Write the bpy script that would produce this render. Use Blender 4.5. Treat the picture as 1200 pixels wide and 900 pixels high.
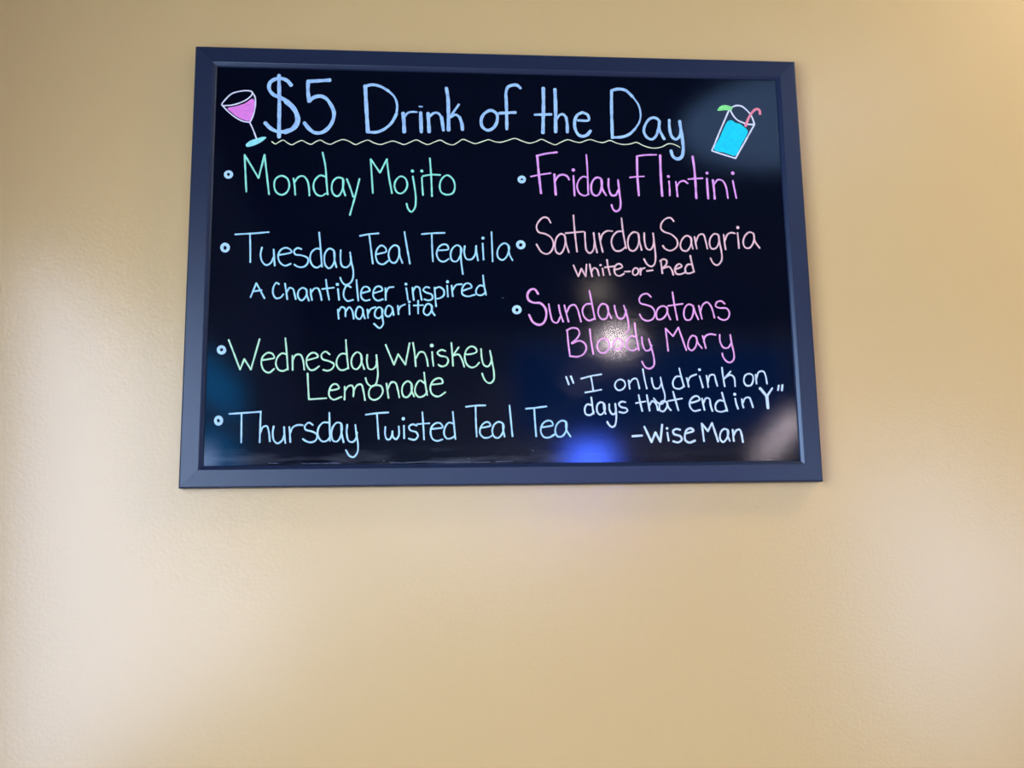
import bpy, bmesh, math, random
from mathutils import Vector, Matrix

# ------------------------------------------------------------------ scene, camera, light
for o in list(bpy.data.objects):
    bpy.data.objects.remove(o, do_unlink=True)
S = bpy.context.scene
COL = S.collection
random.seed(7)

BZ = 1.90            # height of the middle of the board above the floor
TH = 0.022           # thickness of its frame; the wall is the plane y = 0


def bw(X, Y, Z=0.0):
    """board coordinates (right, up, towards the room) -> world"""
    return Vector((X, -(Z + TH), Y + BZ))


def bdir(v):
    return Vector((v[0], -v[2], v[1]))


FPX = 1171.0
cam_c = bw(-0.11381087, -0.414364, 1.39332282)
cam_r = bdir((0.99644635, -0.01609285, 0.08267819))
cam_d = bdir((-0.00216930, -0.98615613, -0.16580525))
cam_f = bdir((0.08420188, 0.16503669, -0.98268659))
cam_data = bpy.data.cameras.new('camera')
cam_data.sensor_fit = 'HORIZONTAL'
cam_data.sensor_width = 36.0
cam_data.lens = FPX / 1200.0 * 36.0
cam_data.clip_start = 0.02
cam = bpy.data.objects.new('camera', cam_data)
COL.objects.link(cam)
u = -cam_d
b = -cam_f
cam.matrix_world = Matrix(((cam_r.x, u.x, b.x, cam_c.x), (cam_r.y, u.y, b.y, cam_c.y),
                           (cam_r.z, u.z, b.z, cam_c.z), (0, 0, 0, 1)))
S.camera = cam

SKY = 10.3
world = bpy.data.worlds.new('sky')
S.world = world
world.use_nodes = True
bgn = world.node_tree.nodes['Background']
bgn.inputs[0].default_value = (0.628, 0.735, 1.0, 1)
bgn.inputs[1].default_value = SKY

S.view_settings.view_transform = 'Standard'
S.view_settings.look = 'None'
S.view_settings.gamma = 1.0
S.view_settings.use_curve_mapping = False
S.view_settings.exposure = 0.12

# the room
X0, X1, Y0, CH = -1.00, 5.40, -6.20, 3.20
W1 = dict(y0=-2.28, y1=-0.78, z0=0.85, z1=2.22)            # daylight window in the left wall


def area(name, loc, rot, sx, sy, power, color, portal=False, shape='RECTANGLE'):
    l = bpy.data.lights.new(name, 'AREA')
    l.shape = shape
    l.size = sx
    if shape in ('RECTANGLE', 'ELLIPSE'):
        l.size_y = sy
    l.energy = power
    l.color = color
    if portal:
        l.cycles.is_portal = True
    o = bpy.data.objects.new(name, l)
    o.location = loc
    o.rotation_euler = rot
    COL.objects.link(o)
    return o


area('window_portal', (X0 - 0.05, (W1['y0'] + W1['y1']) / 2, (W1['z0'] + W1['z1']) / 2),
     (0, -math.pi / 2, 0), W1['z1'] - W1['z0'], W1['y1'] - W1['y0'], 1, (1, 1, 1), portal=True)
WARM = (1.0, 0.80, 0.55)
LAMPS = [(1.198, -5.35, 0, 0.244), (1.00, -4.94, 0, 0.0), (1.65, -0.66, 1, 0.0), (2.9, -0.80, 1, 0.0)]  # far pair glints on the board; near pair added as unseen warm fill
FILL_W = 20.0


# ------------------------------------------------------------------ helpers
def lin(c):
    r = []
    for v in c:
        v /= 255.0
        r.append(v / 12.92 if v <= 0.04045 else ((v + 0.055) / 1.055) ** 2.4)
    return r


def mat(name, color, rough=0.5, spec=0.5, **kw):
    m = bpy.data.materials.new(name)
    m.use_nodes = True
    p = m.node_tree.nodes['Principled BSDF']
    p.inputs['Base Color'].default_value = (*color, 1)
    p.inputs['Roughness'].default_value = rough
    p.inputs['Specular IOR Level'].default_value = spec
    for k, v in kw.items():
        p.inputs[k.replace('_', ' ')].default_value = v
    return m


def node(m, t, **kw):
    n = m.node_tree.nodes.new(t)
    for k, v in kw.items():
        setattr(n, k, v)
    return n


def link(m, a, b_):
    m.node_tree.links.new(a, b_)


def pb(m):
    return m.node_tree.nodes['Principled BSDF']


def noise_bump(m, scale, strength, dist, detail=2.0, rough=0.5):
    tc = node(m, 'ShaderNodeTexCoord')
    nz = node(m, 'ShaderNodeTexNoise')
    nz.inputs['Scale'].default_value = scale
    nz.inputs['Detail'].default_value = detail
    nz.inputs['Roughness'].default_value = rough
    link(m, tc.outputs['Object'], nz.inputs['Vector'])
    bp = node(m, 'ShaderNodeBump')
    bp.inputs['Strength'].default_value = strength
    bp.inputs['Distance'].default_value = dist
    link(m, nz.outputs['Fac'], bp.inputs['Height'])
    link(m, bp.outputs['Normal'], pb(m).inputs['Normal'])
    return tc, nz, bp


def obj(name, bm, m, parent=None, smooth=False, recalc=True):
    if recalc:
        bmesh.ops.recalc_face_normals(bm, faces=bm.faces)
    me = bpy.data.meshes.new(name)
    bm.to_mesh(me)
    bm.free()
    me.materials.append(m)
    if smooth:
        for p in me.polygons:
            p.use_smooth = True
    o = bpy.data.objects.new(name, me)
    COL.objects.link(o)
    if parent:
        o.parent = parent
    return o


def box(bm, x0, x1, y0, y1, z0, z1):
    v = [bm.verts.new((x, y, z)) for x in (x0, x1) for y in (y0, y1) for z in (z0, z1)]
    for f in ((0, 1, 3, 2), (4, 6, 7, 5), (0, 4, 5, 1), (2, 3, 7, 6), (0, 2, 6, 4), (1, 5, 7, 3)):
        bm.faces.new([v[i] for i in f])


def struct(name, bm, m, parent=None):
    o = obj(name, bm, m, parent)
    if parent is None:
        o['kind'] = 'structure'
    return o


def thing(name, label, cat, loc, group=None):
    o = bpy.data.objects.new(name, None)
    o.empty_display_size = 0.05
    o.location = loc
    COL.objects.link(o)
    o['label'] = label
    o['category'] = cat
    if group:
        o['group'] = group
    return o


# ------------------------------------------------------------------ materials of the room
m_wall = mat('satin_beige_paint', (0.77, 0.54, 0.215), 0.55, 0.35)
pb(m_wall).inputs['Coat Weight'].default_value = 1.0
pb(m_wall).inputs['Coat Roughness'].default_value = 0.225
pb(m_wall).inputs['Coat IOR'].default_value = 1.60
tc, nz, bp = noise_bump(m_wall, 190.0, 0.17, 0.0012, 3.0, 0.55)
link(m_wall, bp.outputs['Normal'], pb(m_wall).inputs['Coat Normal'])
m_wall2 = mat('grey_paint', (0.33, 0.34, 0.38), 0.7, 0.2)
m_ceil = mat('dark_ceiling_paint', (0.035, 0.035, 0.04), 0.8, 0.2)
m_floor = mat('brown_floor_boards', (0.22, 0.14, 0.08), 0.45, 0.4)
m_white = mat('white_trim_paint', (0.78, 0.78, 0.76), 0.45, 0.4)
m_metal = mat('brushed_lamp_metal', (0.45, 0.45, 0.45), 0.35, 0.5, Metallic=1.0)

# ------------------------------------------------------------------ room shell
T = 0.14
bm = bmesh.new()
box(bm, X0 - T, X1 + T, 0, T, -0.0, CH)
struct('wall_front', bm, m_wall)

W5 = dict(y0=-3.60, y1=-2.42, z0=BZ - 0.18, z1=BZ + 0.46)   # teal tinted window further along
W6 = dict(y0=-5.60, y1=-2.42, z0=BZ - 1.05, z1=BZ - 0.25)   # long low window under it, added to brighten the board wall's lower left
bm = bmesh.new()
box(bm, X0 - 0.04, X0, Y0, W6['y0'], 0, CH)
box(bm, X0 - 0.04, X0, W6['y0'], W5['y0'], W6['z1'], CH)
box(bm, X0 - 0.04, X0, W5['y0'], W5['y1'], W6['z1'], W5['z0'])
box(bm, X0 - 0.04, X0, W5['y0'], W5['y1'], W5['z1'], CH)
box(bm, X0 - 0.04, X0, W6['y0'], W6['y1'], 0, W6['z0'])
box(bm, X0 - 0.04, X0, W5['y1'], W1['y0'], 0, CH)
box(bm, X0 - 0.04, X0, W1['y1'], 0, 0, CH)
box(bm, X0 - 0.04, X0, W1['y0'], W1['y1'], 0, W1['z0'])
box(bm, X0 - 0.04, X0, W1['y0'], W1['y1'], W1['z1'], CH)
struct('wall_left', bm, m_wall2)

bm = bmesh.new()
box(bm, X1, X1 + T, Y0, 0, 0, CH)
struct('wall_right', bm, m_wall2)

# back wall with a high tinted window, a glass door and a low window
OPEN = [(0.50, 2.85, BZ + 0.40, BZ + 1.22), (3.31, 4.20, 0.02, BZ + 0.37), (4.30, 5.25, BZ - 1.13, BZ - 0.30),
        (-0.85, 0.93, BZ - 0.50, BZ + 0.02)]  # last opening: low window added to brighten the bottom rail and wall below


def holed_wall(xs, zs, holes, y0, y1):
    bm = bmesh.new()
    xs = sorted(set(xs + [h[0] for h in holes] + [h[1] for h in holes]))
    zs = sorted(set(zs + [h[2] for h in holes] + [h[3] for h in holes]))
    V = {}

    def vert(i, k, y):
        if (i, k, y) not in V:
            V[i, k, y] = bm.verts.new((xs[i], y, zs[k]))
        return V[i, k, y]

    def solid(i, k):
        if not (0 <= i < len(xs) - 1 and 0 <= k < len(zs) - 1):
            return False
        cx, cz = (xs[i] + xs[i + 1]) / 2, (zs[k] + zs[k + 1]) / 2
        return not any(h[0] < cx < h[1] and h[2] < cz < h[3] for h in holes)
    for i in range(len(xs) - 1):
        for k in range(len(zs) - 1):
            if not solid(i, k):
                continue
            for y in (y0, y1):
                bm.faces.new((vert(i, k, y), vert(i + 1, k, y), vert(i + 1, k + 1, y), vert(i, k + 1, y)))
            for di, dk, e in ((-1, 0, ((i, k), (i, k + 1))), (1, 0, ((i + 1, k), (i + 1, k + 1))),
                              (0, -1, ((i, k), (i + 1, k))), (0, 1, ((i, k + 1), (i + 1, k + 1)))):
                if not solid(i + di, k + dk):
                    (a0, c0), (a1, c1) = e
                    bm.faces.new((vert(a0, c0, y0), vert(a1, c1, y0), vert(a1, c1, y1), vert(a0, c0, y1)))
    return bm


bm = holed_wall([X0 - T, X1 + T], [0, CH], OPEN, Y0 - T, Y0)
struct('wall_back', bm, m_wall2)

bm = bmesh.new()
box(bm, X0 - T, X1 + T, Y0 - T, T, -0.1, 0)
struct('floor', bm, m_floor)
bm = bmesh.new()
box(bm, X0 - T, X1 + T, Y0 - T, T, CH, CH + 0.1)
struct('ceiling', bm, m_ceil)


def glass(name, tint):
    m = bpy.data.materials.new(name)
    m.use_nodes = True
    nt = m.node_tree
    nt.nodes.clear()
    out = nt.nodes.new('ShaderNodeOutputMaterial')
    tr = nt.nodes.new('ShaderNodeBsdfTransparent')
    tr.inputs[0].default_value = (*tint, 1)
    gl = nt.nodes.new('ShaderNodeBsdfGlossy')
    gl.inputs['Roughness'].default_value = 0.02
    mx = nt.nodes.new('ShaderNodeMixShader')
    mx.inputs[0].default_value = 0.05
    nt.links.new(tr.outputs[0], mx.inputs[1])
    nt.links.new(gl.outputs[0], mx.inputs[2])
    nt.links.new(mx.outputs[0], out.inputs[0])
    return m


m_clear = glass('clear_window_glass', (0.97, 0.98, 0.98))
m_tint = glass('blue_tinted_window_glass', (0.012, 0.15, 0.28))
m_teal = glass('teal_tinted_window_glass', (0.14, 0.46, 0.60))
m_cool = glass('cool_window_glass', (0.88, 0.93, 0.98))
m_grey = glass('grey_tinted_window_glass', (0.93, 0.94, 0.95))


def window_x(name, x, y0, y1, z0, z1, g, mull):
    bm = bmesh.new()
    w = 0.045
    for (a0, a1, c0, c1) in [(y0, y1, z0, z0 + w), (y0, y1, z1 - w, z1), (y0, y0 + w, z0, z1), (y1 - w, y1, z0, z1)]:
        box(bm, x - 0.036, x - 0.006, a0, a1, c0, c1)
    for k in range(1, mull + 1):
        c = y0 + (y1 - y0) * k / (mull + 1)
        box(bm, x - 0.034, x - 0.008, c - 0.02, c + 0.02, z0, z1)
    f = struct(name, bm, m_white)
    bm = bmesh.new()
    box(bm, x - 0.024, x - 0.019, y0 + w, y1 - w, z0 + w, z1 - w)
    obj('window_pane', bm, g, f)
    return f


def window_y(name, y, x0, x1, z0, z1, g, mull):
    bm = bmesh.new()
    w = 0.045
    for (a0, a1, c0, c1) in [(x0, x1, z0, z0 + w), (x0, x1, z1 - w, z1), (x0, x0 + w, z0, z1), (x1 - w, x1, z0, z1)]:
        box(bm, a0, a1, y - 0.09, y - 0.03, c0, c1)
    for k in range(1, mull + 1):
        c = x0 + (x1 - x0) * k / (mull + 1)
        box(bm, c - 0.02, c + 0.02, y - 0.085, y - 0.035, z0, z1)
    f = struct(name, bm, m_white)
    bm = bmesh.new()
    box(bm, x0 + w, x1 - w, y - 0.064, y - 0.058, z0 + w, z1 - w)
    obj('window_pane', bm, g, f)
    return f


window_x('window_1', X0, W1['y0'], W1['y1'], W1['z0'], W1['z1'], m_clear, 1)
window_y('window_2', Y0, *OPEN[0], m_tint, 0)
window_y('door_1', Y0, *OPEN[1], m_cool, 0)
window_y('window_3', Y0, *OPEN[2], m_cool, 0)
window_y('added_window_4', Y0, *OPEN[3], m_grey, 0)
w5 = window_x('window_5', X0, W5['y0'], W5['y1'], W5['z0'], W5['z1'], m_teal, 0)
bm = bmesh.new()
box(bm, X0 - 0.034, X0 - 0.008, W5['y0'] + 0.045, W5['y1'] - 0.045, BZ + 0.12, BZ + 0.20)
window_x('added_window_6', X0, W6['y0'], W6['y1'], W6['z0'], W6['z1'], m_clear, 2)
obj('window_crossbar', bm, m_white, w5)

# ------------------------------------------------------------------ the board
board = thing('drink_menu_board', 'glossy black drink menu board in dark navy frame, hung on the beige wall',
              'menu board', bw(0, -0.3235, -TH))
BL = board.location.copy()


def loc(X, Y, Z):
    return bw(X, Y, Z) - BL


HA, HB = 0.4200, 0.2925        # half opening
FA, FB = 0.0300, 0.0290        # frame width across / along
m_frame = mat('navy_black_frame', (0.016, 0.026, 0.058), 0.33, 0.6, Specular_Tint=(0.8, 0.91, 1.0, 1))
noise_bump(m_frame, 900.0, 0.05, 0.0003)
m_lip = mat('navy_black_lip', (0.016, 0.027, 0.064), 0.28, 0.7, Specular_Tint=(0.7, 0.87, 1.0, 1))

FACE = [(0.0052, -0.0004), (0.0062, 0.0), (0.0292, -0.0010), (0.0300, -0.0012), (0.0312, -0.0022), (0.0316, -0.0036),
        (0.0316, -TH), (0.0052, -TH)]
LIP = [(-0.0002, -0.0055), (0.0000, -0.0048), (0.0004, -0.0038), (0.0012, -0.0029), (0.0048, -0.0006), (0.0051, -0.0004),
       (0.0051, -0.0140), (-0.0002, -0.0140)]


def rail_bm(side, prof):
    """mitred moulding along one side: profile = (distance outwards from the opening, height)"""
    bm = bmesh.new()
    ends = {'t': ((-1, 1), (1, 1)), 'b': ((1, -1), (-1, -1)), 'l': ((-1, -1), (-1, 1)), 'r': ((1, 1), (1, -1))}[side]
    g = 0.00008
    rings = []
    for k, (sx, sy) in enumerate(ends):
        ring = []
        for d, h in prof:
            X = sx * (HA + d * FA / 0.030)
            Y = sy * (HB + d * FB / 0.030)
            if side in 'tb':
                X -= sx * g
            else:
                Y -= sy * g
            ring.append(bm.verts.new(loc(X, Y, h)))
        rings.append(ring)
    n = len(prof)
    for i in range(n):
        j = (i + 1) % n
        bm.faces.new((rings[0][i], rings[0][j], rings[1][j], rings[1][i]))
    bm.faces.new(rings[0])
    bm.faces.new(rings[1][::-1])
    return bm


for s in 'tblr':
    r = obj('frame_rail', rail_bm(s, FACE), m_frame, board)
    obj('inner_lip', rail_bm(s, LIP), m_lip, r)

# writing surface
m_panel = mat('glossy_black_board', (0.0012, 0.0026, 0.009), 0.068, 0.45, Specular_Tint=(0.62, 0.85, 1.0, 1))
tc, nz, bp = noise_bump(m_panel, 900.0, 0.09, 0.0002, 2.0)
# wiped ink haze along the bottom edge and in the lower left corner
sep = node(m_panel, 'ShaderNodeSeparateXYZ')
link(m_panel, tc.outputs['Object'], sep.inputs[0])


def mrange(src, a, b_, c=0.0, d=1.0):
    n = node(m_panel, 'ShaderNodeMapRange', interpolation_type='SMOOTHSTEP')
    n.inputs['From Min'].default_value = a
    n.inputs['From Max'].default_value = b_
    n.inputs['To Min'].default_value = c
    n.inputs['To Max'].default_value = d
    link(m_panel, src, n.inputs['Value'])
    return n.outputs[0]


def mth(op, a, b_):
    n = node(m_panel, 'ShaderNodeMath', operation=op)
    for i, v in enumerate((a, b_)):
        if isinstance(v, (int, float)):
            n.inputs[i].default_value = v
        else:
            link(m_panel, v, n.inputs[i])
    return n.outputs[0]


PZ = BZ - BL.z                                  # board centre in the panel's own z
zlow = mrange(sep.outputs['Z'], PZ - HB, PZ - HB + 0.030, 1.0, 0.0)
smear = node(m_panel, 'ShaderNodeTexNoise')
mp = node(m_panel, 'ShaderNodeMapping')
mp.inputs['Scale'].default_value = (9, 1, 60)
link(m_panel, tc.outputs['Object'], mp.inputs['Vector'])
link(m_panel, mp.outputs[0], smear.inputs['Vector'])
smear.inputs['Scale'].default_value = 1.0
smear.inputs['Detail'].default_value = 5.0
sm = mrange(smear.outputs['Fac'], 0.42, 0.72)
xl = mrange(sep.outputs['X'], 0.02, 0.12, 1.0, 0.15)
haze = mth('MULTIPLY', mth('MULTIPLY', zlow, sm), xl)
corner = mth('MULTIPLY', mrange(sep.outputs['X'], -HA, -HA + 0.032, 1.0, 0.0), mrange(sep.outputs['Z'], PZ - HB, PZ - HB + 0.05, 1.0, 0.0))
dirt = mth('MINIMUM', mth('ADD', mth('MULTIPLY', haze, 0.16), mth('MULTIPLY', corner, 0.30)), 0.4)
mix = node(m_panel, 'ShaderNodeMix', data_type='RGBA')
link(m_panel, dirt, mix.inputs['Factor'])
mix.inputs['A'].default_value = (0.0012, 0.0026, 0.009, 1)
mix.inputs['B'].default_value = (0.42, 0.46, 0.55, 1)
link(m_panel, mix.outputs['Result'], pb(m_panel).inputs['Base Color'])

PD = -0.0055
bm = bmesh.new()
a_ = loc(-HA - 0.0, -HB - 0.0, PD)
c_ = loc(HA, HB, PD)
box(bm, a_.x, c_.x, a_.y, a_.y + 0.005, a_.z, c_.z)
obj('writing_panel', bm, m_panel, board)


# ------------------------------------------------------------------ handwriting
def on_board(px, py):
    """point of the writing panel seen at a place of the 1200 x 900 photograph (board coordinates)"""
    d = cam_f + cam_r * ((px - 600) / FPX) + cam_d * ((py - 450) / FPX)
    yp = -(PD + TH)
    k = (yp - cam_c.y) / d.y
    p = cam_c + d * k
    return Vector((p.x, p.z - BZ))


MM = 1.225e-3 * 1.0          # board metres per photograph pixel near the middle

ORI = {'A': (250, 80), 'B': (410, 80), 'C': (560, 80), 'D': (700, 80), 'F': (250, 160), 'G': (400, 160), 'H': (600, 160),
       'I': (740, 160), 'J': (250, 260), 'K': (390, 260), 'L': (480, 260), 'N': (240, 380), 'O': (380, 380), 'P': (480, 380),
       'Q': (240, 440), 'R': (390, 440), 'S': (530, 440), 'U': (600, 240), 'V': (740, 240), 'X': (590, 330), 'Y': (720, 330),
       'Z': (650, 420), 'a': (780, 420), 'E': (820, 100)}


def pts_of(stroke, sheet):
    res = []
    for t in stroke.split():
        if t[0] == '@':
            sheet = t[1]
            continue
        x, y = t.split(',')
        ox, oy = ORI[sheet]
        s = 10.0 if sheet == 'E' else 7.5
        res.append(on_board(ox + float(x) / s, oy + float(y) / s))
    return res


def spline(P, step=0.0009):
    if len(P) == 2:
        n = max(2, int((P[1] - P[0]).length / 0.003))
        return [P[0].lerp(P[1], i / n) for i in range(n + 1)], False
    closed = (P[0] - P[-1]).length < 1e-6
    Q = P[:-1] if closed else P
    n = len(Q)
    out = []
    for i in range(n if closed else n - 1):
        if closed:
            p0, p1, p2, p3 = Q[i - 1], Q[i], Q[(i + 1) % n], Q[(i + 2) % n]
        else:
            p1, p2 = Q[i], Q[i + 1]
            p0 = Q[i - 1] if i else p1 * 2 - p2
            p3 = Q[i + 2] if i + 2 < n else p2 * 2 - p1
        # centripetal Catmull-Rom
        t0 = 0.0
        t1 = t0 + max(1e-5, (p1 - p0).length) ** 0.5
        t2 = t1 + max(1e-5, (p2 - p1).length) ** 0.5
        t3 = t2 + max(1e-5, (p3 - p2).length) ** 0.5
        m = max(2, int((p2 - p1).length / step))
        for k in range(m):
            t = t1 + (t2 - t1) * k / m
            A1 = p0 * ((t1 - t) / (t1 - t0)) + p1 * ((t - t0) / (t1 - t0))
            A2 = p1 * ((t2 - t) / (t2 - t1)) + p2 * ((t - t1) / (t2 - t1))
            A3 = p2 * ((t3 - t) / (t3 - t2)) + p3 * ((t - t2) / (t3 - t2))
            B1 = A1 * ((t2 - t) / (t2 - t0)) + A2 * ((t - t0) / (t2 - t0))
            B2 = A2 * ((t3 - t) / (t3 - t1)) + A3 * ((t - t1) / (t3 - t1))
            out.append(B1 * ((t2 - t) / (t2 - t1)) + B2 * ((t - t1) / (t2 - t1)))
    if not closed:
        out.append(Q[-1])
    return out, closed


def ribbon(bm, P, w, h):
    """a raised line of marker ink of width w and height h along the points P"""
    path, closed = spline(P)
    n = len(path)
    r = w / 2
    ph = random.random() * 6
    rows = []
    L = 0.0
    seq = []
    for i in range(n):
        a = path[i - 1] if (i or closed) else path[0]
        c = path[(i + 1) % n] if (i < n - 1 or closed) else path[-1]
        t = (c - a)
        t = t.normalized() if t.length > 1e-9 else Vector((1, 0))
        if i:
            L += (path[i] - path[i - 1]).length
        wob = 1 + 0.07 * math.sin(L * 190 + ph) + 0.05 * math.sin(L * 430 + 2 * ph)
        seq.append((path[i], t, wob))
    if not closed:
        p, t, wb = seq[0]
        q, t2, wb2 = seq[-1]
        pre = [(p - t * r * 0.8 * math.sin(a), t, wb * math.cos(a)) for a in (1.35, 0.95, 0.5)]
        post = [(q + t2 * r * 0.8 * math.sin(a), t2, wb2 * math.cos(a)) for a in (0.5, 0.95, 1.35)]
        seq = pre + seq + post
    for p, t, wb in seq:
        nn = Vector((-t.y, t.x))
        row = []
        for s, hh in ((-1, 0.0), (-0.8, 0.7), (0, 1.0), (0.8, 0.7), (1, 0.0)):
            q = p + nn * (r * wb * s)
            row.append(bm.verts.new(loc(q.x, q.y, PD + h * hh)))
        rows.append(row)
    m = len(rows)
    for i in range(m if closed else m - 1):
        A, B = rows[i], rows[(i + 1) % m]
        for k in range(4):
            bm.faces.new((A[k], A[k + 1], B[k + 1], B[k]))


def disc(bm, c, r, h, sy=1.0):
    top = bm.verts.new(loc(c.x, c.y, PD + h))
    rim = [bm.verts.new(loc(c.x + r * math.cos(k * math.pi / 8), c.y + r * sy * math.sin(k * math.pi / 8), PD + h * 0.1)) for k in range(16)]
    for k in range(16):
        bm.faces.new((top, rim[k], rim[(k + 1) % 16]))


def fill(bm, P, h):
    path, closed = spline(P + [P[0]]) if len(P) > 2 else (P, True)
    lo = [bm.verts.new(loc(p.x, p.y, PD)) for p in path]
    hi = [bm.verts.new(loc(p.x, p.y, PD + h)) for p in path]
    n = len(path)
    for k in range(n):
        bm.faces.new((lo[k], lo[(k + 1) % n], hi[(k + 1) % n], hi[k]))
    f = bm.faces.new(hi)
    bmesh.ops.triangulate(bm, faces=[f])


def ink(name, c, patch=0.12):
    col = lin(c)
    m = mat(name, col, 0.6, 0.25)
    tc = node(m, 'ShaderNodeTexCoord')
    nz = node(m, 'ShaderNodeTexNoise')
    nz.inputs['Scale'].default_value = 160
    nz.inputs['Detail'].default_value = 4
    link(m, tc.outputs['Object'], nz.inputs['Vector'])
    rp = node(m, 'ShaderNodeValToRGB')
    rp.color_ramp.elements[0].position = 0.35
    rp.color_ramp.elements[1].position = 0.6
    k = 1 - patch
    rp.color_ramp.elements[0].color = (col[0] * k, col[1] * k, col[2] * (k + 0.3 * patch), 1)
    rp.color_ramp.elements[1].color = (*col, 1)
    link(m, nz.outputs['Fac'], rp.inputs[0])
    link(m, rp.outputs[0], pb(m).inputs['Base Color'])
    return m


INK = {
    'title': ink('ice_blue_marker', (182, 226, 255), 0.22),
    'wave': ink('pale_yellow_marker', (246, 255, 208)),
    'green': ink('mint_green_marker', (160, 255, 222)),
    'tues': ink('light_blue_marker', (182, 242, 255)),
    'lime': ink('pale_green_marker', (204, 255, 210)),
    'thurs': ink('sky_blue_marker', (192, 240, 255)),
    'fri': ink('magenta_marker', (255, 178, 248), 0.2),
    'sat': ink('salmon_marker', (255, 210, 208)),
    'sun': ink('pink_marker', (255, 182, 232)),
    'quote': ink('white_blue_marker', (225, 246, 255)),
    'dot': ink('white_marker', (200, 244, 255)),
    'glass': ink('white_line_marker', (245, 248, 255)),
    'pinkfill': ink('bright_pink_marker', (255, 146, 232), 0.12),
    'aqua': ink('aqua_marker', (165, 255, 244)),
    'cyan': ink('cyan_marker', (12, 232, 255), 0.1),
    'leaf': ink('lime_green_marker', (150, 255, 150)),
    'straw': ink('coral_marker', (255, 150, 165)),
    'dust': ink('dried_ink_residue', (120, 132, 150), 0.6),
}


def word(sheet, w, key, strokes, dots=(), name='lettered_word', label=None):
    bm = bmesh.new()
    thin = 0.9 if w < 22 else 1.0
    for s in strokes:
        ww = w
        if s.startswith('w'):
            ws, s = s.split(' ', 1)
            ww = float(ws[1:])
        P = pts_of(s, sheet)
        ribbon(bm, P, ww * thin / 7.5 * MM, 0.00028 + 0.00014 * random.random())
    for d in dots:
        t = d.split()
        disc(bm, pts_of(t[0], sheet)[0], float(t[1]) / 7.5 * MM, 0.00035)
    o = obj(name, bm, INK[key], board, smooth=False)
    if label:
        o['label'] = label
    return o


# heading: $5 Drink of the Day
word('A', 33, 'title', ["685,150 650,110 600,90 545,95 500,125 490,175 520,225 580,255 640,285 700,345", "w44 640,290 700,345 735,410 740,470 700,530 630,560", "640,558 560,555 500,525 455,480", "577,62 580,300 577,605",
     "832,120 832,200 842,292", "830,116 930,110 1025,104", "848,288 880,258 940,245 990,265 1035,325 1060,390 1050,460 1010,525 950,565 890,565 840,530 800,480"])
word('B', 26, 'title', ["w34 135,155 145,350 158,560", "130,158 200,145 270,160 340,200", "w20 340,200 390,250 415,320 410,400", "410,400 370,475 310,530 240,560 160,562",
     "w34 468,395 475,480 478,560", "w18 482,425 510,392 550,383 590,385", "w32 622,390 628,560", "w14 610,335 636,338",
     "w32 687,395 692,470 697,560", "w22 700,425 735,395 775,395 805,430", "w30 805,430 815,490 822,545", "w32 848,175 862,260 866,400 868,545", "w22 958,318 880,430", "w22 885,430 930,408 965,430", "w30 965,430 985,490 990,540"])
word('C', 28, 'title', ["110,370 60,395 30,450 40,515 90,545 140,520 170,460 165,400 125,372 110,370", "375,175 345,150 305,148 265,165 248,210 250,300 253,420 255,535", "190,395 330,388"])
word('C', 28, 'title', ["w32 575,175 577,300 572,568", "w24 500,408 645,405", "w32 677,185 682,300 684,560", "w22 690,450 720,410 750,405 775,430", "w28 775,430 785,490 787,562",
     "w24 880,458 975,455 965,410 920,388", "920,388 875,410 852,460 855,530 885,585 920,598 960,585 990,550"])
word('D', 28, 'title', ["125,195 125,350 132,612", "130,193 190,182 250,195 310,250", "w17 310,250 360,320 380,400 370,470 330,535", "w26 330,535 280,580 220,603 130,608",
     "w24 545,465 505,435 460,445 420,500 410,560 440,610 480,625 515,595 535,540 545,465", "w26 545,465 545,530 570,590 588,622",
     "w26 632,455 635,530 655,600 690,625 725,595 735,540", "w30 723,465 735,540 750,640 755,720 740,780 705,797 665,775 648,725"])
word('A', 11, 'wave', ["515,645 545,665 580,645 615,632 650,655 690,672 735,650 780,635 820,655 860,668 900,645 940,632 985,655 1030,668 1080,645 1140,627 1190,640 @B 50,670 100,650 160,632 210,655 270,670 320,655 380,640 430,655 475,670 530,650 585,630 640,655 685,670 740,650 795,632 850,660 905,673 950,650 995,625 1050,645 1100,662 @C 45,642 95,628 150,645 200,650 260,635 325,617 390,640 455,658 510,645 560,625 620,650 680,672 730,650 790,628 850,645 900,652 950,635 990,627 1050,645 1100,653 @D 110,635 170,658 230,670 290,665 345,652 395,675 450,695 510,702 570,690 620,665 660,665 700,680 725,695"], name='wavy_underline')

# wine glass drawing
g = word('A', 14, 'glass', ["75,322 110,270 160,225 230,203 300,197 340,207 340,230 300,270 230,305 150,325 75,322", "75,322 130,380 200,435 260,465 320,475", "340,207 365,250 370,310 360,380 340,440 320,475", "320,475 350,540 378,615"], name='wine_glass_drawing', label='white outline of a tilted wine glass')
bm = bmesh.new(); fill(bm, pts_of("125,352 200,333 280,307 345,268 360,285 362,340 347,400 322,460 260,452 190,412 145,375", 'A'), 0.0002)
obj('drink_fill', bm, INK['pinkfill'], g)['label'] = 'pink filled drink'
bm = bmesh.new(); fill(bm, pts_of("285,675 320,640 390,615 440,603 465,607 440,635 380,670 330,687 295,690", 'A'), 0.0003)
obj('glass_foot', bm, INK['aqua'], g)['label'] = 'aqua foot of the glass'

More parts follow.
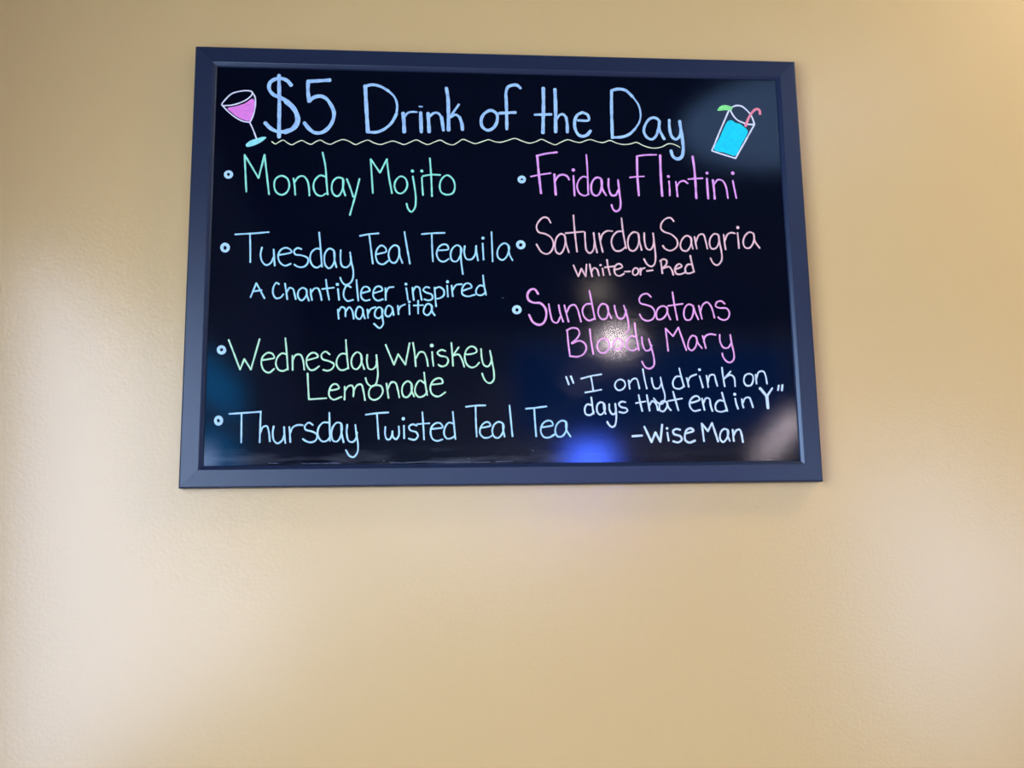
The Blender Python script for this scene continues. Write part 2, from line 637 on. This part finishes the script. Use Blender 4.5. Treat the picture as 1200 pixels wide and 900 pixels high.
# tumbler drawing
g = word('E', 17, 'glass', ["345,285 240,530 142,768", "142,768 280,812 420,855", "420,855 530,660 640,460", "370,258 430,237 490,245 550,290 600,350 630,420 640,460", "350,270 390,350 440,405 500,435 560,455 640,460"], name='tumbler_drawing', label='pale outline of a tilted tumbler')
bm = bmesh.new(); fill(bm, pts_of("330,418 355,410 380,412 420,440 470,452 520,490 555,520 562,550 490,690 415,825 345,808 290,790 170,752 230,620", 'E'), 0.0002)
obj('drink_fill', bm, INK['cyan'], g)['label'] = 'bright cyan filled drink'
bm = bmesh.new(); fill(bm, pts_of("207,295 235,250 290,232 340,240 385,262 368,290 300,293", 'E'), 0.00045)
obj('lime_wedge', bm, INK['leaf'], g)['label'] = 'green lime wedge'
bm = bmesh.new(); ribbon(bm, pts_of("535,478 580,370 630,300 670,277 700,292 707,338", 'E'), 3.2 * MM, 0.0005)
obj('drinking_straw', bm, INK['straw'], g)['label'] = 'coral bent straw'

# bullets: small hollow rings
for sh, x, y, rx, ry in (('F', 133, 333, 29, 24), ('J', 103, 227, 31, 29), ('N', 147, 225, 30, 26), ('Q', 120, 397, 29, 29),
                         ('H', 86, 377, 27, 20), ('L', 977, 202, 31, 26), ('L', 943, 773, 31, 26)):
    s = ' '.join('%f,%f' % (x + 0.92 * rx * math.cos(k * math.pi / 5), y + 1.06 * ry * math.sin(k * math.pi / 5)) for k in range(10))
    word(sh, 27, 'dot', [s + ' ' + s.split()[0]], name='bullet_ring')

# Monday Mojito
word('F', 18, 'green', ["290,485 275,160", "275,160 398,365", "398,365 450,160", "450,160 490,508", "600,345 550,370 535,430 555,490 600,512 645,490 668,430 650,370 600,345",
     "705,368 715,440 720,512", "715,400 750,355 790,348 825,385 840,450 845,520", "960,140 985,260 995,400 1005,510", "990,355 940,342 895,380 880,440 905,505 950,522 990,500",
     "1140,375 1095,360 1055,390 1040,450 1055,505 1090,525 1125,490 1140,375", "1140,380 1140,450 1160,520", "@G 48,373 75,440 105,530", "@G 160,372 120,530 75,690"])
word('G', 18, 'green', ["277,498 258,198", "258,198 340,318", "340,318 400,198", "400,198 418,350 445,498", "520,350 480,385 468,440 490,490 525,500 565,470 580,420 560,365 520,350", "628,350 645,450 655,560 645,630 615,662 590,640 573,590",
     "708,360 712,440 718,515", "778,190 790,350 797,525", "715,348 790,335 870,338", "930,340 885,370 865,430 880,490 930,512 980,495 998,440 980,375 930,340"], ["625,303 15", "707,303 14"])
# Friday Flirtini
word('H', 20, 'fri', ["w24 222,172 235,320 255,498", "215,170 300,150 395,138", "w16 165,352 250,335 340,322", "w24 372,332 378,420 385,512", "380,390 410,345 450,335 485,350 502,378", "540,345 545,430 550,520",
     "w17 653,160 662,280 670,510", "w17 665,360 625,352 590,380 572,440 595,500 640,520 675,505", "785,375 745,360 710,390 695,450 710,505 745,520 775,490 785,375", "785,375 795,460 828,518", "848,372 850,450 875,515 910,515 935,470", "932,382 945,500 955,590 945,640 915,658 890,640 875,600"], ["539,294 16"])
word('I', 18, 'fri', ["w23 48,175 52,340 65,518", "w17 48,172 130,162 218,160", "w16 -15,360 48,353 110,350", "w25 252,165 258,340 270,522", "w17 330,392 335,450 337,520", "390,397 398,460 405,528", "398,440 425,400 460,390 495,412", "w24 537,175 552,280 562,400 570,542", "w17 498,375 560,370 625,367",
     "w23 663,370 668,450 675,545", "w22 715,382 725,460 732,548", "725,420 760,380 800,388 830,440 848,542", "890,388 905,460 922,542"], ["325,352 14", "664,321 14", "890,322 17"])
# Tuesday Teal Tequila
word('J', 17, 'tues', ["192,110 340,102 488,90", "322,105 325,230 325,355", "427,225 415,290 430,350 465,380 505,360 530,310", "530,242 535,310 540,385", "580,290 640,280 688,265 670,238 630,228 590,250 570,300 585,355 630,385 680,368",
     "775,240 740,230 710,255 720,285 780,295 830,320 830,360 795,395 745,395 712,375", "930,92 940,200 955,395", "945,240 905,235 865,265 850,320 870,380 910,402 955,375", "1060,255 1020,235 985,270 975,335 990,390 1020,408 1055,370 1060,255", "1060,255 1065,330 1082,400",
     "@K 70,248 68,320 80,385 115,400 150,375 160,310", "@K 152,267 165,360 180,430 175,500 150,540 110,553 80,525 65,490"])
word('K', 17, 'tues', ["238,123 320,108 403,101", "320,110 335,230 352,368", "385,285 430,275 470,260 460,225 425,208 390,240 378,300 400,360 440,373 490,340", "580,225 545,205 505,235 490,290 510,350 545,360 575,320 580,225", "580,225 590,300 612,362", "630,88 650,210 678,368"])
word('L', 17, 'tues', ["107,108 200,100 308,97", "195,100 198,220 205,348", "250,250 300,248 340,240 330,205 295,198 255,225 238,280 260,335 300,350 345,325", "455,235 420,205 380,230 360,290 375,340 410,348 440,310 455,235", "450,235 452,330 468,460",
     "485,212 480,270 500,325 540,330 575,290 585,210", "585,210 590,280 602,340", "642,190 650,332", "720,88 725,220 730,348", "875,220 840,188 800,205 772,260 780,315 815,335 850,310 870,260 875,220", "868,210 880,290 905,338"], ["645,143 14"])
word('J', 17, 'tues', ["327,663 378,538", "378,538 450,672", "345,612 425,600"])
word('J', 17, 'tues', ["577,548 555,535 530,570 525,630 550,670 590,665 615,637", "630,542 640,610 650,680", "645,620 670,580 700,590 715,640 725,680", "820,600 785,580 750,605 745,660 775,690 810,660 820,600", "815,590 825,650 840,693",
     "855,592 858,640 868,688", "860,620 890,585 920,585 940,630 952,688", "990,508 1000,590 1018,686", "w15 955,590 1060,578", "1095,590 1105,686",
     "@K 160,575 125,560 100,600 98,660 130,695 180,685", "@K 208,510 215,600 225,693", "@K 260,625 295,615 325,605 310,575 275,572 250,610 255,670 285,692 325,685", "@K 365,625 400,615 435,600 420,570 385,570 357,610 360,665 395,692 440,680", "@K 462,582 465,630 465,688", "@K 465,630 490,580 535,572"], ["1090,550 14"])
word('K', 17, 'tues', ["645,582 655,640 660,685", "700,577 705,630 712,688", "705,610 730,570 760,580 770,630 782,686", "850,580 820,572 795,600 820,620 870,640 875,675 840,690 805,680", "895,577 900,650 908,743", "895,590 935,572 975,600 975,645 935,672 900,675", "1005,560 1012,658",
     "@L 370,560 375,610 380,655", "@L 378,600 410,555 460,548", "@L 470,605 510,590 545,575 530,545 495,542 465,580 465,635 510,655 575,640", "@L 645,470 655,560 672,643", "@L 655,565 615,560 585,600 590,635 630,645 670,620"], ["643,547 13", "1008,527 14"])
word('K', 17, 'tues', ["45,770 48,810 52,853", "50,790 75,750 105,760 112,832", "112,790 145,750 170,780 185,852", "265,770 230,745 205,780 205,835 235,855 260,820 265,770", "262,765 270,810 282,850", "305,770 310,845", "308,810 335,765 375,750",
     "435,770 405,750 375,780 372,830 405,848 432,820 435,770", "432,765 438,850 442,900 412,933 362,895", "525,760 490,735 465,770 465,820 490,832 520,800 525,760", "522,755 530,790 535,820", "572,737 578,813", "575,785 595,745 635,725", "672,727 675,813", "750,692 750,806", "w15 710,735 795,732",
     "870,740 835,720 805,755 800,800 830,820 860,795 870,740", "868,740 875,790 897,822"], ["672,703 12"])
# Wednesday Whiskey Lemonade
word('N', 17, 'lime', ["210,137 310,398", "310,398 347,305", "347,305 405,398", "405,398 482,130", "505,315 570,305 610,295 595,260 555,250 510,285 497,345 520,405 565,425 610,392", "708,122 720,250 730,400", "720,265 680,255 640,290 625,350 650,400 690,410 730,390",
     "770,277 772,340 772,403", "772,320 800,270 840,268 862,310 875,400", "900,315 960,300 995,285 975,255 940,252 900,290 895,350 925,400 960,400 1005,368", "1098,265 1060,240 1025,270 1035,305 1095,325 1135,350 1120,390 1080,408 1040,400",
     "@O 190,137 198,260 212,390", "@O 195,260 150,260 115,300 110,360 140,400 180,400 212,380", "@O 325,270 290,245 250,280 238,340 255,385 285,395 320,355 325,270", "@O 322,265 330,330 352,395", "@O 378,267 375,330 392,390 425,395 455,365 460,320", "@O 458,270 468,370 470,460 450,530 415,545 380,520 362,472"])
word('O', 17, 'lime', ["540,180 613,356", "613,356 650,262", "650,262 713,356", "713,356 750,165", "780,162 795,260 805,370", "805,300 840,245 875,248 900,300 912,368", "948,242 952,300 960,366", "1065,235 1030,225 995,250 1015,275 1075,290 1090,320 1070,360 1030,370 1002,355",
     "@P 367,162 375,260 382,366", "@P 432,202 380,275", "@P 385,275 430,265 460,310 480,373", "@P 500,265 550,260 590,240 575,205 540,195 500,225 485,290 505,355 545,380 580,370 612,337", "@P 628,217 635,300 655,360 690,370 715,335 722,290", "@P 706,232 725,330 742,430 738,490 705,518 665,495 637,432"], ["945,187 17"])
word('N', 17, 'lime', ["903,432 909,550 915,660", "915,660 1068,650", "@O 50,580 95,575 130,560 110,528 75,530 48,570 45,630 80,662 152,637", "@O 180,547 180,600 178,663", "@O 180,590 210,545 245,540 258,580 255,635", "@O 255,590 290,535 325,530 345,590 358,668",
     "@O 465,535 420,545 393,590 400,645 440,665 490,640 515,590 500,545 465,535", "@O 548,520 555,580 565,648", "@O 558,570 590,510 625,515 645,570 660,643", "@O 770,530 735,500 695,530 683,590 700,635 730,640 765,595 770,530", "@O 765,520 770,590 790,635",
     "@O 878,424 888,520 905,623", "@O 885,520 840,495 805,540 800,605 835,640 880,625 905,590", "@O 940,530 1000,525 1040,515 1030,480 995,475 950,505 932,560 950,615 1000,635 1065,597"])
# Thursday Twisted Teal Tea
word('Q', 17, 'thurs', ["215,338 330,330 478,320", "323,332 322,450 320,590", "492,314 488,430 482,588", "490,500 510,455 545,445 562,490 572,580", "605,447 597,510 610,575 640,597 680,570 700,520", "697,452 700,520 708,595", "743,452 748,520 752,586", "750,510 775,455 820,435 862,437",
     "950,435 915,415 880,445 885,475 950,495 985,520 975,570 930,588 885,575 862,558", "1095,327 1097,440 1100,575", "1095,415 1040,415 1000,460 995,530 1030,578 1070,575 1100,545", "@R 75,425 35,415 0,455 -12,520 5,575 40,578 70,530 75,425", "@R 72,420 78,510 95,588",
     "@R 127,432 122,500 140,575 175,585 205,550 212,500", "@R 198,434 210,530 222,610 215,680 180,718 145,705 115,655"])
word('R', 17, 'thurs', ["289,345 390,332 488,325", "388,335 395,440 403,558", "462,452 460,520 475,560 500,560 520,525 525,490", "525,490 530,540 555,560 580,530 580,447", "625,442 628,553", "738,440 700,430 670,450 680,480 735,500 748,535 720,565 667,555", "787,322 795,430 802,563", "w15 740,428 850,420",
     "870,470 920,465 965,455 945,420 910,418 870,450 860,510 880,560 920,575 963,562", "1055,320 1065,430 1078,560", "1065,425 1020,415 985,460 980,520 1005,555 1045,550 1075,530"], ["620,380 15"])
word('S', 17, 'thurs', ["120,275 205,265 291,263", "205,265 208,400 215,538", "255,460 300,452 335,440 320,412 285,415 250,455 245,510 275,545 320,545 355,525", "450,430 410,408 370,430 352,490 370,540 405,548 440,510 450,430", "445,430 450,490 460,538", "503,262 515,390 530,536"])
word('S', 17, 'thurs', ["647,293 725,285 828,272", "720,285 728,410 738,536", "790,455 840,448 885,435 870,402 835,398 795,425 778,490 805,540 850,545 905,515", "1000,410 960,398 920,430 905,490 925,535 965,535 1000,485 1000,410", "998,405 1005,480 1040,538"])
# Saturday Sangria White-or-Red
word('U', 17, 'sat', ["340,158 315,118 280,110 240,140 215,195 235,240 290,255 340,285 365,340 350,400 310,432 260,415 215,347", "465,275 430,255 395,285 378,350 390,415 420,432 455,390 465,275", "462,265 475,340 500,418", "540,92 550,220 572,413", "w16 470,250 630,235",
     "640,242 645,330 655,400 685,425 715,395 725,330", "718,247 728,330 748,420", "765,252 778,330 798,416", "775,320 795,260 835,230 882,232", "962,117 975,230 1003,383", "980,235 930,235 885,280 875,340 905,400 950,405 1000,370", "1110,255 1070,240 1030,275 1018,340 1035,395 1070,405 1105,365 1110,255", "1108,250 1120,320 1140,398",
     "@V 112,247 115,320 135,385 165,395 190,360 198,310", "@V 190,250 203,360 212,470 200,525 175,542 140,525 110,477"])
word('V', 17, 'sat', ["372,145 345,115 305,120 265,160 260,210 290,238 350,260 400,310 400,365 345,403 295,385 275,360", "525,295 485,272 445,305 430,365 450,400 485,405 515,370 525,295", "520,285 530,350 540,388", "555,282 565,340 575,386", "565,330 595,265 630,260 650,310 668,386",
     "765,270 730,255 695,290 687,350 705,385 740,382 765,340 765,270", "762,262 778,350 795,440 790,495 755,530 720,515 695,470", "810,262 818,330 828,393", "818,325 845,260 880,245 908,252", "932,247 940,320 945,383", "1075,260 1040,240 1000,270 982,330 1000,375 1035,380 1070,335 1075,260", "1072,250 1085,320 1127,380"], ["935,200 15"])
word('U', 17, 'sat', ["540,532 583,630", "583,630 610,560", "610,560 648,630", "648,630 655,524", "683,522 692,570 705,630", "697,590 720,555 745,565 765,623", "795,560 805,620", "835,484 845,550 862,616", "w16 815,550 900,540", "905,570 945,560 970,545 950,520 920,525 900,560 910,610 945,625 985,605",
     "990,588 1038,585", "1085,555 1062,580 1065,610 1085,618 1108,600 1110,570 1085,555", "1128,557 1130,616", "1130,590 1145,562 1168,555", "@V 135,582 187,575"], ["778,530 11"])
word('V', 18, 'sat', ["258,490 265,550 272,603", "250,495 280,478 308,490 305,525 272,558", "275,560 330,545 355,575 368,616", "390,565 420,555 442,540 425,520 400,530 382,570 395,605 430,610 470,595", "517,447 530,510 550,590", "530,525 495,525 472,565 485,600 520,600 552,585"])
# Sunday Satans Bloody Mary
word('X', 17, 'sun', ["w22 305,108 275,68 240,70 212,110 220,160 265,185 325,190 370,240 375,310 350,365 310,380 260,355 225,292", "398,197 412,280 435,350 470,362 500,310", "485,207 500,280 525,353", "535,207 550,270 572,353", "555,275 585,215 625,205 650,240 668,300 682,353", "755,80 775,180 805,333", "775,195 725,200 695,245 710,310 750,342 800,325",
     "915,215 870,195 838,230 835,290 865,330 900,325 920,280 915,215", "908,210 925,270 948,323", "975,210 985,260 1010,320 1045,325 1070,290 1078,250", "1058,210 1080,280 1100,370 1100,420 1080,455"])
word('Y', 17, 'sun', ["322,135 290,108 245,115 218,155 230,190 280,205 330,225 355,270 340,325 290,345 245,325 222,287", "465,235 430,215 385,235 368,290 380,330 415,330 455,290 465,235", "460,225 470,280 492,333", "510,92 525,190 553,336", "w16 472,213 600,195", "690,215 650,200 618,235 612,300 630,335 665,335 690,290 690,215", "690,210 710,270 738,333",
     "742,212 755,270 770,328", "755,265 780,200 815,182 845,210 865,260 880,318", "970,195 940,172 900,182 890,215 925,232 985,235 1010,270 1000,320 965,338 925,325 912,312"])
word('X', 17, 'sun', ["560,430 570,540 585,658", "555,430 600,408 650,415 668,455 645,500 600,540", "600,545 670,520 715,545 728,590 700,640 650,660 587,655", "758,417 770,520 790,638", "875,500 835,530 825,580 850,622 890,625 930,580 925,530 875,500", "1005,500 965,540 965,580 995,600 1035,580 1045,530 1005,500",
     "@Y 178,364 190,470 215,603", "@Y 195,490 150,478 112,520 118,585 160,605 210,585", "@Y 240,487 250,560 275,605 310,600 328,560", "@Y 300,502 325,580 350,690 345,740 310,765 270,750 242,702"])
word('Y', 17, 'sun', ["473,610 450,412", "450,412 515,480", "515,480 562,402", "562,402 632,603", "720,490 685,475 655,515 650,580 680,605 715,570 720,490", "718,485 735,540 770,586", "775,477 790,530 805,586", "785,530 800,480 840,462 890,468", "925,467 930,530 960,580 1000,580 1025,545", "1018,467 1030,540 1050,630 1050,680 1020,710 985,700 955,660 948,630"])
# quotation
word('Z', 16, 'quote', ["w18 100,162 125,230", "w18 142,157 165,216", "232,178 320,155 410,140", "318,160 330,220 340,290", "268,300 340,288 410,275"])
word('Z', 16, 'quote', ["575,185 540,205 530,245 555,278 590,275 620,240 610,200 575,185", "650,192 655,230 660,268", "655,220 690,180 720,180 735,220 745,266", "775,94 790,180 810,266", "852,172 860,220 880,262 915,262 938,220", "930,167 945,240 968,320 965,370 940,400 905,390 870,350"])
word('a', 17, 'quote', ["120,87 135,150 162,248", "140,160 95,160 65,205 75,255 120,268 165,245", "185,172 195,210 203,250", "195,215 215,165 270,140", "298,155 312,200 328,256", "360,152 368,200 375,253", "370,215 390,150 425,145 440,190 455,243", "495,80 505,160 520,246", "572,114 515,180", "520,170 570,145 600,165 612,246"], ["298,100 13"])
word('a', 17, 'quote', ["735,135 700,150 688,200 710,238 750,235 770,190 765,150 735,135", "790,142 795,180 800,223", "795,185 820,120 860,115 878,150 892,223"])
word('Z', 18, 'quote', ["322,342 332,420 342,488", "325,410 285,405 265,440 275,490 315,497 345,470", "435,400 405,385 375,410 375,470 400,495 435,470 435,400", "430,395 435,450 448,488", "480,402 482,450 505,490 530,485 540,440", "532,397 540,470 540,550 525,595 500,602 475,580 462,557", "622,385 590,380 565,400 580,425 630,440 640,460 610,478 567,470"])
word('Z', 18, 'quote', ["738,322 750,380 770,463", "w16 713,393 800,378", "810,322 822,390 835,460", "828,420 860,375 890,400 908,456", "985,385 950,375 925,400 925,455 955,465 985,430 990,390 985,385", "985,385 1000,430 1022,456", "1040,292 1060,360 1088,458", "w16 995,375 1120,352"])
word('a', 18, 'quote', ["225,390 270,378 300,360 280,332 245,338 215,375 215,425 250,462 305,452", "320,352 330,400 342,453", "330,400 355,350 385,355 395,410 412,463", "495,300 515,370 542,463", "515,375 470,370 440,405 445,455 485,470 540,455"])
word('a', 18, 'quote', ["612,352 622,400 637,443", "670,357 675,400 685,433", "678,395 700,350 735,345 752,380 768,430"], ["607,316 14"])
word('a', 25, 'quote', ["830,262 890,335", "w19 937,262 890,335", "w27 890,335 900,436", "w17 995,238 988,280", "w18 1027,234 1022,282"])
word('Z', 21, 'quote', ["w22 684,684 768,678", "788,600 852,736", "852,736 885,650", "885,650 930,733", "930,733 945,582", "w18 990,652 1002,723", "@a 128,628 95,620 65,640 75,665 130,685 142,715 110,738 67,728", "@a 175,660 215,650 245,635 225,615 190,625 170,670 175,720 210,740 258,722"], ["988,615 12"])
word('a', 20, 'quote', ["338,728 318,572", "318,572 372,640", "372,640 408,567", "408,567 462,730", "w18 550,635 515,620 485,650 480,710 505,735 540,700 550,635", "w18 545,630 550,690 565,725", "590,627 595,680 600,726", "597,680 620,635 650,625 668,670 680,736"])

# dried ink along the bottom edge
o = word('S', 5, 'dust', ["-60,762 40,764 160,762", "150,765 240,764 330,760", "380,758 450,755 530,752", "w8 140,728 152,733", "w7 700,655 712,662", "@Q 850,775 1000,773 1190,770", "@R 500,765 640,768", "@R 640,766 800,758 1000,762", "@R -20,768 60,770", "w7 @R 445,748 452,752", "@Q 560,770 640,774", "@L w6 810,668 828,668".replace('@L w6 ', '@L ')], name='dried_ink_residue')
o['kind'] = 'stuff'


# ------------------------------------------------------------------ lamps of the room seen only as glints on the board, and added lights
def emit(name, color, strength):
    m = bpy.data.materials.new(name)
    m.use_nodes = True
    p = pb(m)
    p.inputs['Base Color'].default_value = (*color, 1)
    p.inputs['Emission Color'].default_value = (*color, 1)
    p.inputs['Emission Strength'].default_value = strength
    return m


def ring_bm(r0, r1, z0, z1, n=32):
    bm = bmesh.new()
    R = []
    for k in range(n):
        a = 2 * math.pi * k / n
        R.append([bm.verts.new((r * math.cos(a), r * math.sin(a), z)) for r, z in ((r0, z0), (r1, z0), (r1, z1), (r0, z1))])
    for k in range(n):
        A, B = R[k], R[(k + 1) % n]
        for i in range(4):
            j = (i + 1) % 4
            bm.faces.new((A[i], A[j], B[j], B[i]))
    return bm


def dome_bm(r, h, n=32, m=8):
    bm = bmesh.new()
    rows = []
    for i in range(m):
        a = i / m * math.pi / 2
        rows.append([bm.verts.new((r * math.cos(a) * math.cos(2 * math.pi * k / n), r * math.cos(a) * math.sin(2 * math.pi * k / n), -h * math.sin(a))) for k in range(n)])
    tip = bm.verts.new((0, 0, -h))
    for i in range(m - 1):
        for k in range(n):
            bm.faces.new((rows[i][k], rows[i][(k + 1) % n], rows[i + 1][(k + 1) % n], rows[i + 1][k]))
    for k in range(n):
        bm.faces.new((rows[-1][k], rows[-1][(k + 1) % n], tip))
    bm.faces.new(rows[0])
    return bm


for i, (lx, ly, big, drop) in enumerate(LAMPS):
    t = thing('ceiling_lamp_or_added_light', ['small round warm ceiling lamp far behind, mirrored in the writing on the board',
                               'small round warm ceiling lamp nearer the middle of the room',
                               "added round warm fill light near the board's right end, outside the picture",
                               'added round warm fill light further to the right, outside the picture'][i], 'lamp', (lx, ly, CH - drop))
    r = 0.13 if big else 0.06
    if drop:
        obj('lamp_stem', ring_bm(0.004, 0.008, 0, drop), m_metal, t)
    obj('lamp_ring', ring_bm(r, r + 0.02, -0.03, 0), m_metal, t)
    a = area('ceiling_lamp_or_fill_light', (lx, ly, CH - drop - 0.025), (0, 0, 0), 2 * r, 0, FILL_W if big else (32.0 if i == 0 else 1.6), (WARM if big else ((1.0, 0.60, 0.53) if i == 0 else (1.0, 0.6, 0.42))), shape='DISK')

t = thing('ceiling_lamp_or_added_light', 'large dim bluish glowing disc added on the ceiling, mirrored in the upper right of the board', 'lamp', (1.40, -2.36, CH))
obj('glow_disc', dome_bm(0.48, 0.06), emit('dim_bluish_added_glow', (0.50, 0.66, 1.0), 1.5), t, smooth=True)  # glowing disc added so the board mirrors a pale bluish patch

# linear lamp hanging over the counter
pa, pc = Vector((1.71, -3.4, BZ + 0.22)), Vector((2.33, -5.8, BZ + 0.22))
t = thing('tube_lamp', 'long thin pinkish tube lamp mirrored in the lower right of the board', 'lamp', (pa + pc) / 2)
dv = (pc - pa).normalized()
nv = Vector((-dv.y, dv.x, 0))
bm = bmesh.new()
R = []
for k, p in enumerate((pa, pc)):
    q = p - (pa + pc) / 2
    R.append([bm.verts.new(q + nv * (0.02 * math.cos(a)) + Vector((0, 0, 0.02 * math.sin(a)))) for a in [j * math.pi / 6 for j in range(12)]])
for j in range(12):
    bm.faces.new((R[0][j], R[0][(j + 1) % 12], R[1][(j + 1) % 12], R[1][j]))
bm.faces.new(R[0])
bm.faces.new(R[1])
obj('lamp_tube', bm, emit('pinkish_tube_glow', (1.0, 0.60, 0.55), 48.0), t)
for f in (0.15, 0.85):
    bm = bmesh.new()
    q = pa.lerp(pc, f) - (pa + pc) / 2
    box(bm, q.x - 0.004, q.x + 0.004, q.y - 0.004, q.y + 0.004, 0.03, CH - BZ - 0.22)
    obj('hanging_rod', bm, m_metal, t)

# glowing blue screen on the back wall
t = thing('wall_screen', 'glowing blue screen on the far wall, mirrored in the lower edge of the board', 'screen', (1.12, Y0, BZ - 0.01))
bm = bmesh.new()
box(bm, -0.18, 0.18, 0, 0.05, 0, 0.42)
obj('screen_case', bm, mat('black_screen_case', (0.01, 0.01, 0.01), 0.4), t)
bm = bmesh.new()
box(bm, -0.16, 0.16, 0.05, 0.053, 0.02, 0.40)
obj('screen_face', bm, emit('blue_screen_glow', (0.09, 0.16, 1.0), 38.0), t)
